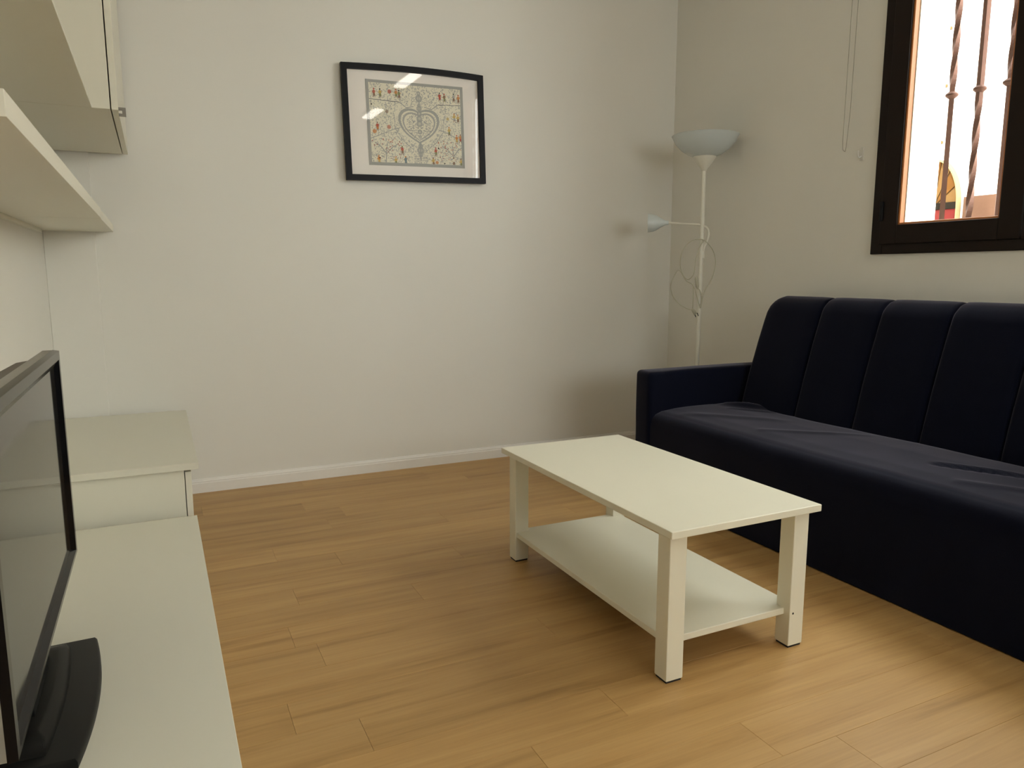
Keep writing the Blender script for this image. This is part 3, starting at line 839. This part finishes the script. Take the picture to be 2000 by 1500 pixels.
for a in ((0.08, .86, RED, BRN, RED), (0.14, .86, YEL, GRN), (0.30, .87, ORA, GRN, RED), (0.33, .86, GRN, BRN), (0.75, .87, RED, RED), (0.80, .86, BRN, GRN, RED), (0.90, .87, GREY, BRN), (0.95, .86, ORA, BRN, RED),
          (0.10, .47, RED, ORA, BRN), (0.94, .62, YEL, BRN, ORA), (0.90, .63, YEL, GREY, ORA), (0.84, .46, YEL, GRN, ORA), (0.92, .37, ORA, YEL, RED), (0.96, .38, ORA, RED, BRN),
          (0.34, .20, RED, BRN, GRN), (0.69, .20, RED, GRN, RED), (0.10, .08, ORA, YEL, ORA), (0.27, .07, YEL, GRN, ORA), (0.37, .08, BLU, BLU, ORA), (0.66, .08, YEL, BRN, BRN), (0.88, .09, CREAM, BRN, BRN), (0.96, .08, YEL, GRN, BRN)):
    person(*a, k=0.85)
disc(0.235, 0.875, 0.024, RED, 0.8); disc(0.215, 0.46, 0.024, (0.60, 0.20, 0.12), 0.8); disc(0.11, 0.09, 0.008, BLK); disc(0.72, 0.235, 0.009, BLK); disc(0.05, 0.715, 0.009, BLK)
disc(0.07, 0.40, 0.025, ORA, 0.8); disc(0.20, 0.64, 0.020, BRN, 0.7); disc(0.78, 0.02 + 0.03, 0.008, BLK); disc(0.83, 0.60, 0.018, YEL, 0.8); disc(0.70, 0.06, 0.02, ORA, 0.8)
# grey border, irregular inside
bw = 0.030
ink((U < bw) | (U > 1 - bw) | (V < bw * 1.25) | (V > 1 - bw * 1.1), GREY, 1.0)
img = np.clip(img * (1 + rng.uniform(-0.04, 0.04, (GH, GW, 1))), 0, 1)
yy = YB - 0.0215
gx = np.linspace(AX0, AX1, GW + 1); gz = np.linspace(AZ0, AZ1, GH + 1)
vs = [tl((x, yy, z)) for z in gz for x in gx]
fs = [(j * (GW + 1) + i, j * (GW + 1) + i + 1, (j + 1) * (GW + 1) + i + 1, (j + 1) * (GW + 1) + i) for j in range(GH) for i in range(GW)]
pm = bpy.data.materials.new('printed_paper'); pm.use_nodes = True
at = pm.node_tree.nodes.new('ShaderNodeAttribute'); at.attribute_name = 'ink'
pb = pm.node_tree.nodes['Principled BSDF']; pb.inputs['Roughness'].default_value = 0.85; pb.inputs['Specular IOR Level'].default_value = 0.2
pm.node_tree.links.new(at.outputs['Color'], pb.inputs['Base Color'])
art = mesh_obj('print_sheet', vs, fs, pm, pic)
att = art.data.attributes.new('ink', 'FLOAT_COLOR', 'CORNER')
cols = np.ones((GH * GW, 4, 4)); cols[:, :, :3] = img.reshape(-1, 1, 3)
att.data.foreach_set('color', cols.ravel())
art['label'] = 'cream print with a grey heart, vines and tiny coloured folk figures'

# ================================================================== FLOOR LAMP
LX, LY = 2.603, 3.10
lamp = thing('floor_lamp', 'white uplighter floor lamp with side reading light in the corner behind the sofa', 'floor lamp', (LX, LY, 0))
lathe('base', [(0.0, 0.0), (0.135, 0.0), (0.138, 0.008), (0.125, 0.018), (0.04, 0.030), (0.014, 0.036), (0.0, 0.036)], (LX, LY, 0), LAMPW, lamp)
lathe('pole', [(0.0, 0.03), (0.0115, 0.03), (0.0115, 0.80), (0.0125, 0.80), (0.0125, 0.815), (0.0115, 0.815), (0.0115, 1.54), (0.0, 1.54)], (LX, LY, 0), LAMPW, lamp, n=20)
lathe('shade_holder', [(0.0, 1.530), (0.013, 1.530), (0.020, 1.545), (0.040, 1.572), (0.058, 1.598), (0.058, 1.602), (0.0, 1.602)], (LX, LY, 0), LAMPW, lamp)
so = [(0.050, 1.600), (0.085, 1.612), (0.120, 1.636), (0.150, 1.668), (0.167, 1.702), (0.170, 1.706)]
lathe('shade', so + [(r - 0.004, h + 0.002) for r, h in so[::-1]], (LX, LY, 0), SHADE, lamp, n=56, closed=True)
AC, AS, AK = math.cos(math.radians(-37)), math.sin(math.radians(-37)), 0.80
def sw(p): return (LX + (p[0] - LX) * AK * AC, LY + (p[0] - LX) * AK * AS, p[2])
armp = spline([sw(q) for q in [(LX + 0.013, LY, 1.10), (LX + 0.018, LY, 1.137), (LX + 0.036, LY, 1.176), (LX + 0.043, LY, 1.216), (LX + 0.026, LY, 1.244), (LX - 0.030, LY, 1.259), (LX - 0.12, LY, 1.263), (LX - 0.222, LY, 1.269)]], 8)
ra = tube('reading_arm', armp, 0.0062, LAMPW, lamp, n=12)
lathe('arm_clamp', [(0.0, 1.085), (0.017, 1.085), (0.017, 1.12), (0.0, 1.12)], (LX + 0.002, LY, 0), LAMPW, lamp, n=20)
RX, RY, _ = sw((LX - 0.215, LY, 0)); RZ = 1.270
ro = [(0.010, 0.0), (0.013, -0.018), (0.024, -0.040), (0.038, -0.062), (0.045, -0.080), (0.048, -0.100), (0.0485, -0.108)]
rs = lathe('reading_shade', ro + [(r - 0.003, h) for r, h in ro[::-1]], (RX, RY, RZ), SHADE, lamp, n=40, axis='X', closed=True, turn=math.radians(-37))
lathe('reading_bulb', [(0.0, -0.095), (0.012, -0.092), (0.019, -0.075), (0.014, -0.055), (0.008, -0.035), (0.0, -0.03)], (RX, RY, RZ), SHADE, rs, n=20, axis='X', turn=math.radians(-37))
# cables, tangled round the pole (pixel sketch turned into points in the plane of the pole)
def P(px, py, d=0.0):
    x = (px - 1000) / FPX; y = (py - 750) / FPX
    v = rt2 * x - up2 * y + fw
    t = (LY - d) / v.y
    return Vector((0, 0, CAM_H)) + v * t
c1 = tube('mains_cable', spline([P(1375, 470, .02), P(1366, 484, .02), P(1360, 505, .025), P(1356, 530, .03), P(1352, 540, .02), P(1343, 546, .0), P(1335, 538, -.02), P(1329, 522, -.03), P(1330, 500, -.03), P(1338, 482, -.02), P(1352, 470, .0), P(1372, 468, .018),
     P(1388, 482, .02), P(1396, 500, .02), P(1397, 520, .02), P(1390, 545, .015), P(1376, 568, .018), P(1371, 590, .02), P(1367, 600, .022), P(1355, 560, .03), P(1340, 548, .02), P(1326, 528, .0), P(1314, 545, .0), P(1310, 560, .0), P(1314, 578, .0), P(1325, 592, .01), P(1340, 602, .02), P(1353, 606, .03)], 8), 0.0024, CABLE, lamp, n=7)
plug = tube('plug', [P(1352, 604, .03), P(1355, 608, .03), P(1358, 613, .03)], [0.006, 0.010, 0.0095], CABLE, c1, n=12)
for dx in (0, 5):
    tube('prong', [P(1356.5 + dx, 613 - dx * .4, .03), P(1359 + dx, 619 - dx * .4, .03)], 0.0022, PRONG, c1, n=8)
tube('cable_switch', [P(1359, 541, .028), P(1360, 544, .028), P(1362, 560, .028), P(1363, 565, .028)], [0.003, 0.0085, 0.0085, 0.003], CABLE, c1, n=12)
tube('switch_cable', spline([P(1362, 563, .028), P(1366, 566, .026), P(1370, 575, .022), P(1371, 588, .02), P(1368, 596, .018)], 6), 0.0024, CABLE, lamp, n=7)
tube('hanging_cable', [P(1354, 552, .025), P(1354, 575, .025), P(1353, 602, .028)], 0.0022, CABLE, lamp, n=7)
